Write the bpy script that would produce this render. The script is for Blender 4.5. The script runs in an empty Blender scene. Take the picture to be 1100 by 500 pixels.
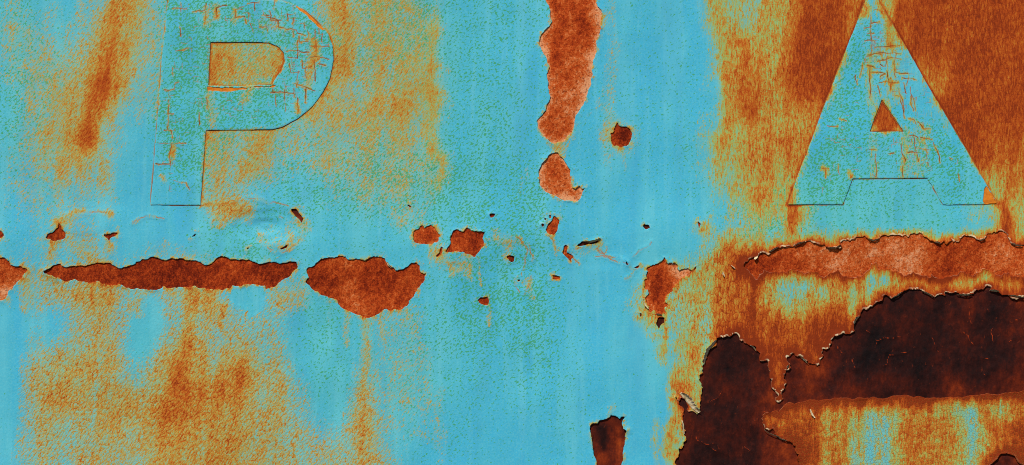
import bpy, math, random
import numpy as np

# ------------------------------------------------------------------ camera, sky, sun, exposure
SC = bpy.context.scene
COL = SC.collection
MM = 0.001                      # one unit of the layout below is a millimetre on the plate
W, H = 1100.0, 500.0            # visible part of the plate in mm, x to the right, y downwards
ZC = 1.45                       # height of the picture's centre above the ground

def wx(x): return (x - W / 2) * MM
def wz(y): return (H / 2 - y) * MM + ZC

cam_data = bpy.data.cameras.new('camera')
cam = bpy.data.objects.new('camera', cam_data)
COL.objects.link(cam)
CAM_DIST = 2.6
cam.location = (0.0, -CAM_DIST, ZC)
cam.rotation_euler = (math.radians(90), 0, 0)
cam_data.sensor_fit = 'HORIZONTAL'
cam_data.sensor_width = 36.0
cam_data.lens = 36.0 * (CAM_DIST - 0.0022) / (W * MM)
cam_data.clip_start = 0.05
cam_data.clip_end = 100.0
SC.camera = cam

SUN_ELEV, SUN_AZ = 48.0, -24.0   # degrees; azimuth measured from the plate's normal, negative = from the left
world = bpy.data.worlds.new('World')
SC.world = world
world.use_nodes = True
wn, wl = world.node_tree.nodes, world.node_tree.links
for n in list(wn): wn.remove(n)
sky = wn.new('ShaderNodeTexSky')
sky.sky_type = 'NISHITA'
sky.sun_disc = False
sky.sun_elevation = math.radians(SUN_ELEV)
sky.sun_rotation = math.radians(180 - SUN_AZ)
bg = wn.new('ShaderNodeBackground'); bg.inputs['Strength'].default_value = 0.06
wo = wn.new('ShaderNodeOutputWorld')
wl.new(sky.outputs[0], bg.inputs[0]); wl.new(bg.outputs[0], wo.inputs[0])

sun_data = bpy.data.lights.new('sun', 'SUN')
sun = bpy.data.objects.new('sun', sun_data)
COL.objects.link(sun)
sun_data.energy = 3.6
sun_data.angle = math.radians(4.0)
sun_data.color = (1.0, 0.95, 0.88)
from mathutils import Vector
_e, _a = math.radians(SUN_ELEV), math.radians(SUN_AZ)
to_sun = Vector((math.sin(_a) * math.cos(_e), -math.cos(_a) * math.cos(_e), math.sin(_e)))
sun.rotation_euler = to_sun.to_track_quat('Z', 'Y').to_euler()
sun.location = to_sun * 8 + Vector((0, 0, ZC))

SC.view_settings.view_transform = 'Standard'
SC.view_settings.look = 'None'
SC.view_settings.gamma = 1.0
SC.view_settings.use_curve_mapping = False
SC.view_settings.exposure = 0.27
SC.cycles.use_denoising = False
SC.cycles.filter_width = 1.0

rng = random.Random(7)
nrg = np.random.RandomState(11)

# ------------------------------------------------------------------ noise
def _hash(ix, iy, seed):
    h = (ix.astype(np.int64) * 374761393 + iy.astype(np.int64) * 668265263 + seed * 974711) & 0xFFFFFFFF
    h = ((h ^ (h >> 13)) * 1274126177) & 0xFFFFFFFF
    h = h ^ (h >> 16)
    return (h & 0xFFFF).astype(np.float64) / 65535.0

def noise(x, y, seed=0):
    x = np.asarray(x, float); y = np.asarray(y, float)
    ix, iy = np.floor(x), np.floor(y)
    fx, fy = x - ix, y - iy
    fx = fx * fx * (3 - 2 * fx); fy = fy * fy * (3 - 2 * fy)
    a = _hash(ix, iy, seed); b = _hash(ix + 1, iy, seed)
    c = _hash(ix, iy + 1, seed); d = _hash(ix + 1, iy + 1, seed)
    return (a + (b - a) * fx) * (1 - fy) + (c + (d - c) * fx) * fy

def fbm(x, y, seed=0, oct=4):
    s = 0.0; amp = 1.0; tot = 0.0
    for o in range(oct):
        s = s + amp * noise(x, y, seed + o * 17); tot += amp
        x = x * 2.03 + 13.7; y = y * 2.03 + 5.1; amp *= 0.5
    return s / tot

def smooth(a, b, v):
    t = np.clip((v - a) / (b - a), 0, 1)
    return t * t * (3 - 2 * t)

# ------------------------------------------------------------------ outlines (mm on the plate)
def rough(pts, amp=0.16, minlen=2.2, seed=1, closed=True):
    """Midpoint displacement: torn edges between the measured corners."""
    r = random.Random(seed)
    out = []
    n = len(pts)
    def sub(p, q, depth):
        calm_ = .35 if p[1] > 416 and p[0] > 856 else 1.0
        dx, dy = q[0] - p[0], q[1] - p[1]
        L = math.hypot(dx, dy)
        if L < minlen or depth > 7:
            out.append(p); return
        o = r.gauss(0, amp) * min(L, 14.0) * 0.7 * calm_
        m = ((p[0] + q[0]) / 2 - dy / L * o, (p[1] + q[1]) / 2 + dx / L * o)
        sub(p, m, depth + 1); sub(m, q, depth + 1)
    for i in range(n if closed else n - 1):
        sub(pts[i], pts[(i + 1) % n], 0)
    if not closed: out.append(pts[-1])
    return out

def dist_segments(xs, ys, segs, maxd, D=None):
    """Distance to line segments on the grid xs * ys, exact up to maxd."""
    if D is None: D = np.full((len(ys), len(xs)), maxd, float)
    for (x0, y0), (x1, y1) in segs:
        i0, i1 = np.searchsorted(xs, [min(x0, x1) - maxd, max(x0, x1) + maxd])
        j0, j1 = np.searchsorted(ys, [min(y0, y1) - maxd, max(y0, y1) + maxd])
        if i0 >= i1 or j0 >= j1: continue
        X = xs[None, i0:i1]; Y = ys[j0:j1, None]
        dx, dy = x1 - x0, y1 - y0
        LL = dx * dx + dy * dy + 1e-9
        t = np.clip(((X - x0) * dx + (Y - y0) * dy) / LL, 0, 1)
        d = np.hypot(X - x0 - t * dx, Y - y0 - t * dy)
        w = D[j0:j1, i0:i1]
        np.minimum(w, d, out=w)
    return D

def inside(xs, ys, poly):
    M = np.zeros((len(ys), len(xs)), bool)
    n = len(poly)
    for k in range(n):
        (x0, y0), (x1, y1) = poly[k], poly[(k + 1) % n]
        if y0 == y1: continue
        if y0 > y1: x0, y0, x1, y1 = x1, y1, x0, y0
        j0, j1 = np.searchsorted(ys, [y0, y1])
        for j in range(j0, j1):
            xi = x0 + (x1 - x0) * (ys[j] - y0) / (y1 - y0)
            M[j, :np.searchsorted(xs, xi)] ^= True
    return M

def segs_of(poly, closed=True):
    n = len(poly)
    return [(poly[k], poly[(k + 1) % n]) for k in range(n if closed else n - 1)]

def sdf(xs, ys, polys, maxd):
    """Positive inside the even-odd union of the outlines."""
    segs = [s for p in polys for s in segs_of(p)]
    D = dist_segments(xs, ys, segs, maxd)
    M = np.zeros(D.shape, bool)
    for p in polys: M ^= inside(xs, ys, p)
    return np.where(M, D, -D)

def strokes(X, Y, lst):
    """Sum of soft capsules (x0, y0, x1, y1, width, amount): where water ran and rust settled."""
    S = np.zeros(np.broadcast(X, Y).shape)
    for (x0, y0, x1, y1, w, a) in lst:
        dx, dy = x1 - x0, y1 - y0
        LL = dx * dx + dy * dy + 1e-9
        t = np.clip(((X - x0) * dx + (Y - y0) * dy) / LL, 0, 1)
        d2 = (X - x0 - t * dx) ** 2 + (Y - y0 - t * dy) ** 2
        g = a * (.78 * np.exp(-(d2 / (w * w)) * 0.8) + .22 * np.exp(-(d2 / (w * w)) * 0.22))
        S += g
    return S

# exposed patches: kind, outline, options
R, B = 'rust', 'bare'
HOLES = [
 (R, [(-60,262),(-20,274),(0,277),(6,278),(11,285),(22,286),(31,289.5),(26,294),(20,302),(14,310),(8,318),(0,323),(-30,334),(-60,336)],
  dict(label='rust patch with a pale lower edge at the left end of the seam', pale=.25)),
 (R, [(46,292),(55,287),(60,285),(65,283.5),(67,286),(71,287.5),(82,287),(92,286.5),(100,284),(110,283),(118,282.5),(125,287),(131,288.5),(140,285),(145,284.5),(153,278.5),(158,279),(163,276),(169,277),(178,280),(185,277.5),(193,277.5),(198,279),(210,280),(216,282),(219.5,285),(227,284),(231,279),(240,276),(248,279),(270,280.5),(280,284),(295.5,282),(318.5,281.5),(320,287),(312,296.5),(301,303.5),(291,309),(286,313),(285,307),(276,306),(267.5,306),(259,308),(241,310.5),(238,312),(220,309.5),(206,308),(194,309),(180,310.5),(170,311),(150,311),(134,309),(122,306.5),(110,305),(100,303),(80,300),(64,299),(56,296)],
  dict(label='long red-brown rust strip under the letter P', pale=-.05, dark=.1)),
 (R, [(329,290),(335,287),(342,281),(350,277.5),(358,277),(365,275),(371,276),(374,279.5),(382,278),(392,280.5),(395,278.5),(402,275.5),(409,276),(414,279),(416,285),(420,287),(425,291),(434.5,288.5),(439,286),(447,281.7),(451,287),(452,293),(458,293.5),(456,301.5),(450,309),(444,319.5),(437,329),(430,333),(420,334.5),(410,335),(405,338),(398,341),(389,340.5),(380,337),(370,332.5),(363,327),(361,322),(352,319),(342,314),(333,308),(328,303),(332,298)],
  dict(label='broad bowl-shaped orange rust patch beside the long strip', pale=.06)),
 (R, [(444,250),(453.5,242),(456,245),(463,241),(467,245),(473,252.5),(471,259.5),(463,263),(453.5,262.5),(445,260.5)],
  dict(label='small rounded rust patch with an orange rim', pale=.1, ring=.35)),
 (R, [(478,271),(483.5,263),(483.5,255),(487,248),(491,246.5),(498,249.5),(502,244.5),(506,248),(521,249.5),(519.5,263),(515,270.5),(511,277),(503,273),(492,270.5)],
  dict(label='squarish rust patch with torn corners', dark=.15, ring=.15)),
 (R, [(473,264.5),(476,266),(475,272),(470,276.5),(467.5,275.5),(472,272)], dict(dark=.5)),
 (R, [(513,323),(516.5,319.5),(524,319),(525.5,323),(524,328),(517,327)], dict(dark=.2, ring=.2)),
 (R, [(525.5,230.5),(532,229.5),(531,233),(527,234.5)], dict(dark=.7)),
 (R, [(586,247.5),(592,238),(595.5,232),(601,237),(599,247.5),(595.5,253),(588.5,251)], dict(dark=.1, ring=.3)),
 (R, [(581.5,240.5),(584.5,241),(584,244),(581.5,243.5)], dict()),
 (R, [(584,233.5),(587,235),(586.5,237),(584.5,236)], dict()),
 (R, [(590,231),(592,231.5),(592,235),(590,234.5)], dict()),
 (R, [(607,263),(610,264.5),(608.5,271),(612,273),(616.5,275.5),(613,281.5),(608,276),(604,271)], dict(pale=.2)),
 (R, [(593,295.5),(602,298),(601,300.5),(594,300.5)], dict()),
 (R, [(543.5,276.5),(548,274.5),(552.5,276),(552,281.5),(549,282),(546.5,279)], dict(dark=.6)),
 (R, [(556,300.5),(559,300.5),(558.5,302.5),(556.5,302.5)], dict(dark=.7)),
 (B, [(620,265),(627,259.5),(634,260.5),(640,259.3),(646,256),(642.5,260.2),(634,262.3),(627,264)], dict()),
 (R, [(582,-60),(585,-20),(586,0),(590,6),(591,16),(590.5,28),(585,33),(581.5,37),(579,45),(582,54),(587,62),(590.5,72),(587.5,82),(588.5,94),(589.7,100),(590,109.5),(586,119.5),(577,129),(577.5,136),(584.5,147),(595,154),(606.5,152.5),(614.5,142),(617,131.5),(618.5,124),(623.5,117),(629,107),(635,90),(637,80),(635.5,74),(640,58),(640.5,44),(645,26),(646.5,12),(642,7),(640,0),(637,-20),(634,-60)],
  dict(label='tall streak-shaped rust patch with pale pink edges', pale=.36, ring=1.0)),
 (R, [(599,164),(589.5,166.5),(582,176),(578.5,186),(580,199),(587,207),(599,212),(606.5,216),(621,216),(625.5,208.5),(630,201.5),(625,203.5),(622.5,199.5),(618,203),(614.5,202),(613,190),(608.5,176),(604,169.5)],
  dict(label='comma-shaped rust patch with a pale tail below the tall streak', pale=.36, ring=.95)),
 (R, [(664,131.5),(666,135.5),(672,136),(677,138.5),(679,145),(677.5,152),(673,157),(667,158.5),(660,157),(656.5,151),(656,143),(660.5,137)],
  dict(label='small dark red hexagonal rust spot on clean turquoise paint', dark=.35, ring=.25)),
 (B, [(692,241),(697,241.5),(698.5,245),(694,247),(691,244)], dict()),
 (R, [(749,238.5),(753.5,240.5),(752.5,247),(750.5,244)], dict(pale=.3)),
 (R, [(671.5,280),(674,282),(675,286),(673,285)], dict(dark=.6)),
 (R, [(681,288),(687,284.5),(686,288)], dict(dark=.6)),
 (R, [(713,276.5),(715.5,281),(727,284),(730,291),(735,288.5),(743,290.5),(749,285.5),(744,292),(736,297.5),(727,305),(720.5,314.5),(718.5,327.5),(715.5,337),(706,337.5),(696,331.5),(691,321),(693,310.5),(694.5,296),(701,285),(709,282)],
  dict(label='shield-shaped rust patch with a pointed arm to one side', pale=.15, ring=.3)),
 (B, [(707,341),(714,341),(714,347),(708.5,354),(705,349)], dict()),
 (R, [(687,336),(689.5,337.5),(689,341),(687.5,340)], dict(dark=.6)),
 (B, [(634,458),(637,455),(642.5,455),(644.5,451.5),(650,451),(656.5,446),(662,447.5),(665.5,451.5),(667,449),(672,448),(668,455),(669.7,461.5),(674,462),(672,472),(669,489),(667.5,500),(664,530),(656,548),(648,545),(643,520),(641,499),(638,489),(636.5,477.5),(635,466)],
  dict(label='dark brown oval patch of bare metal with an orange lower rim')),
 (B, [(759,380),(762,375.5),(769.5,366.5),(772.5,362.5),(780,361.5),(786.5,358.5),(793.5,361.5),(801,369.5),(808.5,371.5),(813.5,377.5),(818.5,388.5),(825.5,391),(829,408),(833,430),(837,433),(841,430),(842.5,418),(844,398),(849,396),(850,381),(859.5,382),(863,387),(869.5,391),(881.5,392),(885,382.5),(891.5,372.5),(900,360.5),(914,359),(917,350),(922,343.5),(924,340.5),(931.5,333),(942,325),(959,320.5),(964,317.5),(970,313),(977,310.5),(985.5,310.5),(991.5,314),(997.5,316.5),(1004,320),(1011,317.5),(1023,315.5),(1031.5,318),(1045,316),(1052,311.5),(1059,308.5),(1064,308),(1064,313.5),(1072,313.5),(1083,317),(1098,320),(1130,324),(1190,336),(1230,360),(1225,395),(1180,412),(1130,417),(1100,420),(1066,424),(1039,425.5),(1015,427.5),(981,427),(930,428),(912,428),(885,429.5),(864.5,431.5),(841,437),(820,445.5),(817,450.5),(821,461),(834,469),(851,476),(854,484.5),(856,493),(859,500),(864,540),(850,580),(800,600),(750,590),(722,550),(727.5,500),(728.5,482),(736.5,474.5),(735,465.5),(733.5,455),(735,440),(729,422),(738,434),(739.5,443),(748.5,445.5),(751.5,440),(754.5,422),(756,401),(758.5,386)],
  dict(label='large blackish-brown area of bare scaled steel where the paint has fallen away')),
 (B, [(1063,500),(1069,495),(1074.5,488),(1081,487),(1090,490),(1093,496.5),(1100,500),(1118,530),(1110,560),(1070,560),(1052,530)],
  dict(label='small dark patch of bare steel in the crazed paint below')),
 (R, [(799,287.5),(803.5,281.5),(809.5,276.5),(815.5,274.5),(818,271.5),(827.5,270.5),(836,266),(847,264.5),(853,265),(860,261.5),(868,259),(873,262),(880,263.5),(889.5,266.5),(898,267),(904,263.5),(911,257),(919.5,255),(931.5,256.5),(936.5,259),(943.5,257.5),(946,253.5),(959,252),(963,253),(978.5,251.5),(991,251),(995.5,255),(1006.5,261),(1016,263),(1028,260.5),(1031.5,256),(1042.5,254),(1052,258.5),(1057,257.5),(1060.5,251.5),(1067.5,249),(1079.5,250),(1083,256.5),(1088,263),(1100,264),(1160,266),(1230,278),(1230,310),(1160,305),(1100,300),(1085,296),(1068,292),(1055,288),(1045,297),(1028,296),(1016,298),(1001.5,294),(980,292.5),(959,292),(952,288.5),(942,283.5),(936,283),(931.5,291),(923,296.5),(904,295.5),(890,295),(873,293),(863.5,294.5),(854,291),(842,292),(827.5,293),(818,294.5),(806,293.5)],
  dict(label='long salmon-pink rust strip under the letter A', pale=.2)),
 (R, [(49,256),(58,249),(63,244),(63.5,239),(66,242.5),(67,247),(71,251),(70,256),(60,259)],
  dict(label='small triangular rust chip at the left above the seam', dark=.15)),
 (R, [(-7,252),(0,247.5),(3,250),(5,253),(0,256.5)], dict()),
 (R, [(107,253.5),(118,252),(126.5,250.5),(124,254),(119,256),(117.5,260),(115,256)], dict(dark=.35)),
 (B, [(312,225),(318,224.5),(321,229.5),(326,235),(324,240),(318,233.5)], dict()),
 (R, [(300,268.5),(304,266),(310,262.5),(307,267)], dict(dark=.8)),
 (R, [(265,266.5),(267.5,265.5),(267,268),(265.5,268.5)], dict(dark=.6)),
 (R, [(436.5,220),(442,222),(440,224)], dict(dark=.5)),
 (R, [(205,255),(211,251),(209,254)], dict(dark=.5)),
]

P_OUT = [(180.5,-2),(240,-1.5),(290,0),(305,1.5),(317,5.4),(327.5,12),(338,21),(348.5,31.5),(353,37.5),(357.4,49.5),(358.3,64.5),(354.5,84),(347,99),(335,115.4),(320,127.4),(303.5,136.4),(290,139.4),(260,139.5),(220.7,140.3),(218,180),(215,220.6),(161.5,220.3),(166,165),(170.5,106),(175,50)]
P_IN = [(226,45.5),(258,45.6),(288,46),(299,50.4),(305,57),(306,66),(302,76.4),(294.5,87),(291.5,91.4),(278,91),(260,92.5),(223.7,92)]
A_OUT = [(935.5,-13),(943,0),(1001,99),(1059,196.5),(1072,219.5),(1013,220),(996,191.7),(915.5,192.3),(905,220),(846.5,220),(853,199.6),(887,110),(930,0)]
A_IN = [(947.3,107),(934,141.8),(971,141.8)]
P_CHIPS = [[(222,93),(258,94.2),(280,92.3),(297,91.6),(294.5,94.2),(262,96.5),(238,98.6),(223,97.8)],
           [(317,3),(331,13),(341,21),(350,31.5),(346.5,33),(341,29),(334,22),(327,14.5),(318,8)]]
A_CHIPS = [[(1057,205),(1059.5,199.5),(1075,222),(1058,222),(1056.5,212)]]

# ------------------------------------------------------------------ where the paint is stained
STAIN = [
 # broad yellowing
 (60,330,300,520,90,.10),(170,420,260,520,90,.10),(400,40,420,200,60,.10),(90,40,60,200,60,.09),(420,380,420,520,50,.06),(900,470,1120,470,40,.20),(830,160,820,230,45,.10),(1060,205,1100,240,30,.14),
 # streak on the left
 (150,-60,112,90,15,.58),(112,90,92,145,12,.46),(92,145,84,178,9,.25),(146,-60,88,140,30,.24),(60,70,70,190,26,.17),(30,40,40,170,22,.13),
 (165,0,158,110,16,.2),(5,0,10,60,26,.12),(110,170,118,205,7,.2),(15,200,30,210,10,.1),
 # around the letter P
 (366,-60,362,70,13,.55),(350,90,335,125,8,.3),(395,-60,385,120,24,.24),(385,120,380,195,20,.22),(428,-60,430,110,22,.24),(462,30,458,110,8,.28),(466,100,463,160,8,.30),(472,168,466,198,4,.34),
 (450,-60,455,180,22,.14),(340,110,345,170,16,.22),(430,120,425,200,20,.16),
 (232,68,300,68,26,.62),(232,50,232,90,10,.12),
 (285,140,276,182,11,.5),(235,146,232,200,13,.36),(260,150,255,200,16,.25),(310,150,300,185,16,.22),(221,145,217,212,3,.45),
 (225,222,262,226,9,.4),(232,238,245,232,8,.25),(300,250,318,258,8,.18),(278,258,300,267,8,.12),(320,232,330,245,6,.25),
 # middle
 (656,-40,655,105,8,.17),(652,120,652,145,6,.14),(666,146,668,150,20,.22),(598,152,600,160,8,.3),(616,150,640,110,3,.15),
 (570,180,562,215,5,.12),(563,300,566,318,4,.3),(535,255,550,262,8,.28),(485,288,495,288,9,.26),(468,268,470,276,6,.3),
 (627,272,650,262,6,.18),(752,243,752,246,6,.25),(524,328,524,350,2,.3),(430,240,452,232,8,.14),(645,60,652,200,5,.08),
 # right of the middle: the big weathered field
 (772,-80,778,150,8,.30),(797,50,797,115,11,.52),(800,-80,800,160,30,.26),(835,-80,830,110,26,.20),(872,-80,866,70,24,.88),(905,-80,890,90,26,.80),(885,60,868,170,16,.62),
 (815,150,812,205,26,.26),(845,160,840,215,16,.28),(765,150,780,200,10,.18),(800,215,850,225,16,.14),
 (1000,-80,985,40,34,.95),(1040,-80,1035,120,26,.9),(1075,-80,1080,110,26,.85),(1120,-80,1120,150,26,.6),(1030,120,1052,170,13,.7),(1080,150,1078,190,22,.42),(1110,190,1090,235,20,.36),
 (945,118,955,136,12,1.25),(968,10,962,40,4,.5),(928,5,925,15,4,.45),
 (851,205,852,250,4,.55),(1072,218,1075,246,5,.62),
 # band between the strip and the black area
 (800,300,800,350,28,.52),(830,320,860,350,30,.58),(900,310,905,345,26,.50),(955,305,940,315,14,.42),(1010,304,1100,312,12,.60),(1000,300,980,302,8,.35),(776,262,772,340,10,.42),(790,275,800,290,10,.4),
 (835,360,836,430,12,.7),(870,365,900,350,18,.55),(805,350,815,370,16,.5),(745,305,742,325,16,.36),(690,310,688,330,14,.24),(712,335,700,345,12,.35),
 (1140,300,1220,315,20,.7),
 (745,375,745,430,11,.56),(730,400,738,440,7,.42),(727,430,728,490,6,.4),(707,365,712,385,6,.3),(706,450,708,500,4,.25),(727,460,722,540,9,.3),(765,350,775,358,8,.4),(735,352,728,372,8,.3),
 # crazed band at the bottom right
 (835,450,860,480,16,.68),(870,435,872,500,14,.62),(890,435,985,432,7,.5),(905,450,903,540,12,.42),(998,430,996,540,13,.58),(975,450,974,540,9,.36),(1020,450,1020,540,10,.36),(1085,470,1078,492,20,.58),(1110,470,1120,540,16,.6),(1040,430,1100,424,6,.42),(1060,445,1068,470,7,.34),(945,440,945,540,24,.14),(1045,440,1045,540,22,.10),(1090,430,1095,450,12,.28),
 # lower left
 (60,310,115,322,13,.34),(200,306,320,318,14,.32),(206,315,194,410,7,.34),(180,318,240,330,10,.22),(232,330,262,400,18,.24),(285,320,292,400,18,.25),(150,312,146,336,5,.34),
 (95,345,80,420,24,.28),(45,400,35,540,24,.30),(110,410,100,540,32,.34),(175,400,175,440,18,.24),(165,450,170,540,26,.42),(215,430,220,540,24,.46),(262,420,262,540,24,.36),(310,440,315,540,24,.30),
 (200,370,205,430,20,.26),(240,400,240,420,20,.22),
 (393,342,390,420,4.5,.32),(385,425,388,540,14,.34),(400,460,410,540,16,.22),(425,345,430,420,18,.14),(450,340,455,470,8,.12),(355,490,362,540,14,.25),
 (85,265,100,283,10,.24),(60,258,57,278,5,.3),(118,262,117,268,3,.3),(62,240,72,238,6,.3),(30,300,27,330,6,.28),(160,268,215,274,8,.12),(65,236,90,228,4,.18),(120,228,120,232,3,.25),
 (470,420,476,540,6,.1),
 (100,304,98,336,2,.3),(240,312,237,350,2.2,.3),(262,309,264,340,2,.25),(356,320,355,350,1.8,.22),(372,334,371,372,1.8,.25),(410,337,411,366,1.8,.25),(436,330,436,350,1.6,.22),(500,274,500,300,1.8,.22),(512,277,512,306,1.6,.3),(460,264,459,286,1.8,.25),(596,253,596,275,1.5,.3),(668,159,669,182,1.8,.2),(606,216,607,236,1.8,.18),(600,154,599,163,3,.3),(712,354,711,378,2,.4),(656,440,656,444,6,.25),(8,320,6,352,2,.25),
]
CLEAN = [(148,352,146,395,14,.25),(5,340,0,460,14,.3),(845,312,843,320,13,.42),(884,308,886,316,13,.42),(942,298,946,304,9,.36),(1058,290,1060,300,6,.3),
 (250,317,285,314,9,.5),(268,322,270,328,9,.5),(238,318,250,318,6,.3),(945,455,945,485,16,.2),(1045,452,1046,480,12,.2),(60,345,55,365,12,.12),(340,360,350,430,16,.2),(1088,208,1090,226,9,.12),(255,272,245,262,14,.2)]
SPECK = [(530,-60,525,330,55,.65),(505,330,500,500,30,.35),(205,0,212,150,26,1.4),(270,112,230,120,24,1.2),(240,20,330,40,30,.7),(180,120,200,200,20,.4),
 (20,0,20,140,36,.6),(60,200,30,220,40,.3),(430,-20,435,40,30,.7),(340,200,460,200,45,.55),(350,320,350,400,34,.6),(235,262,262,272,26,.7),
 (925,40,880,190,30,.8),(960,150,1010,160,40,.55),(1040,200,1000,160,20,.5),(575,200,570,420,22,.4),(590,0,560,20,10,.2),(300,20,300,200,40,.3),(400,-40,410,180,40,.45),(650,110,650,200,30,.25),(690,0,700,160,28,.28),(740,20,740,200,18,.3),
 (600,350,610,480,30,.3),(440,350,450,480,24,.35),(820,205,830,240,36,.4),(930,215,1000,240,40,.45),(840,240,800,250,30,.4),(110,40,40,100,30,.3)]
WRINKLE = [(60,310,110,330,26,.8),(130,430,280,450,70,1.0),(40,430,60,520,45,.9),(200,330,290,340,34,.8),(390,430,395,540,34,.7),(400,350,450,360,30,.4),(320,480,330,540,40,.8),
 (690,320,760,340,26,.8),(770,270,775,350,20,.8),(840,330,900,340,60,.8),(840,-60,850,160,70,.55),(1040,-40,1060,160,60,.55),(740,400,740,440,20,.5),
 (110,-40,80,170,40,.45),(400,-40,400,180,50,.4),(255,180,245,200,30,.4),(265,70,265,72,40,.4),(240,228,240,230,25,.5),(70,250,100,275,30,.4)]
CRACKLE = [(850,470,1100,450,34,1.0),(900,520,1100,520,40,1.0),(1150,450,1150,520,40,1.0)]
VERT = [(800,-60,800,340,60,1.0),(900,-60,900,400,70,1.0),(1050,-60,1050,320,80,1.0),(730,330,740,500,40,1.0),(1150,0,1150,400,80,1.0),(880,500,1100,500,70,1.0),(470,0,470,200,20,.4)]
TEAL = [(20,20,40,150,50,.5),(430,60,420,180,60,.6),(270,60,200,60,60,.5),(230,262,262,272,30,.5),(380,340,430,400,50,.4),(200,400,300,480,90,.5),(80,420,60,500,50,.4),
 (800,180,850,230,50,.4),(950,470,1100,470,60,.7),(880,310,1000,300,60,.5),(720,300,740,400,40,.3),(860,215,1100,240,40,.3)]

# hairline cracks in the paint round dents and old blows
HAIR = [[(67,235),(76,230),(85,227),(102,228),(120,229)],[(143,240),(150,236),(165,233),(176,235)],[(215,222),(240,219),(275,213),(305,220),(314,222)],
 [(246,222),(236,229),(228,239)],[(262,220),(250,228),(240,238),(236,244)],[(270,222),(258,231),(250,240)],[(300,232),(309,244),(312,256),(306,266),(296,271)],[(321,240),(324,250),(319,262),(310,269),(302,272)],
 [(280,252),(284,262),(292,267)],[(276,246),(279,258),(286,266),(296,270)],[(555,255),(562,262),(566,272),(564,284),(560,296)],[(567,262),(570,272),(572,280)],[(549,292),(553,306),(558,314)],[(570,296),(568,308),(563,317)],
 [(522,258),(535,257),(548,260)],[(480,282),(486,291),(484,297)],[(486,282),(496,284),(499,281)],[(486,293),(494,290),(499,283)],[(600,266),(606,274),(612,268),(624,266)],[(646,262),(640,268),(650,275),(668,278)],
 [(653,264),(650,272),(643,270)],[(613,276),(618,280),(622,286)],[(590,254),(596,266),(604,272)],[(700,260),(690,268),(680,276)],[(470,170),(466,178),(474,172),(480,176)],[(640,276),(660,280),(676,284)],
 [(444,214),(440,219),(436,222)],[(36,286),(30,293),(25,300)],[(728,421),(722,408)],[(727,475),(722,470),(718,466)],[(688,284),(680,292),(672,300)]]

def grp(ox, oy, s, lst): return [[(ox + x / s, oy + y / s) for x, y in pl] for pl in lst]
P_CRACK = grp(260, 0, 3.336, [[(45,10),(46,40)],[(118,0),(115,35)],[(75,38),(78,55),(98,56)],[(100,40),(104,75),(131,76),(132,100),(152,101)],[(30,85),(40,115)],[(60,98),(90,97),(92,112)],[(185,66),(186,132)],[(155,105),(196,110),(200,121),(230,130)],
 [(263,108),(264,160),(266,196)],[(243,166),(312,167)],[(200,148),(199,210),(165,206)],[(158,186),(200,182),(240,188)],[(236,112),(240,142),(224,143)],[(205,258),(196,312)],[(230,240),(232,282)],[(103,331),(150,332),(186,336)],[(186,318),(186,352)],
 [(187,302),(226,312),(262,327)],[(260,215),(263,292)],[(200,352),(201,404)],[(110,292),(111,332)],[(152,322),(156,400)],[(230,318),(229,372)],[(243,206),(312,214)],[(85,62),(140,74)],[(-10,30),(30,12),(60,12)],[(165,75),(163,52),(190,50)],[(205,130),(206,152),(240,150)],
 [(215,218),(216,246),(250,240)],[(120,345),(122,382)],[(275,230),(300,236)],[(250,140),(262,132)],[(210,85),(222,84),(224,104)],[(-20,64),(10,60),(16,86)],[(290,120),(286,150)],[(170,228),(176,262),(206,258)]]) \
 + grp(150, 0, 4.545, [[(160,42),(230,46)],[(255,60),(318,52),(325,18)],[(322,55),(325,85),(318,115)],[(375,40),(376,80)],[(378,40),(425,28)],[(468,50),(466,90)],[(470,48),(500,48)],[(195,130),(200,180)],[(120,440),(168,438),(173,405),(190,402)],[(160,330),(162,370)],[(175,250),(235,235)],[(200,20),(202,60)]]) \
 + grp(150, 100, 3.846, [[(100,155),(130,156),(134,190)],[(80,208),(190,209)],[(66,293),(128,294),(131,210)],[(120,85),(140,88)],[(118,30),(115,150)],[(245,80),(247,130)],[(275,20),(278,70)],[(140,360),(190,372),(205,400)]])
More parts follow.
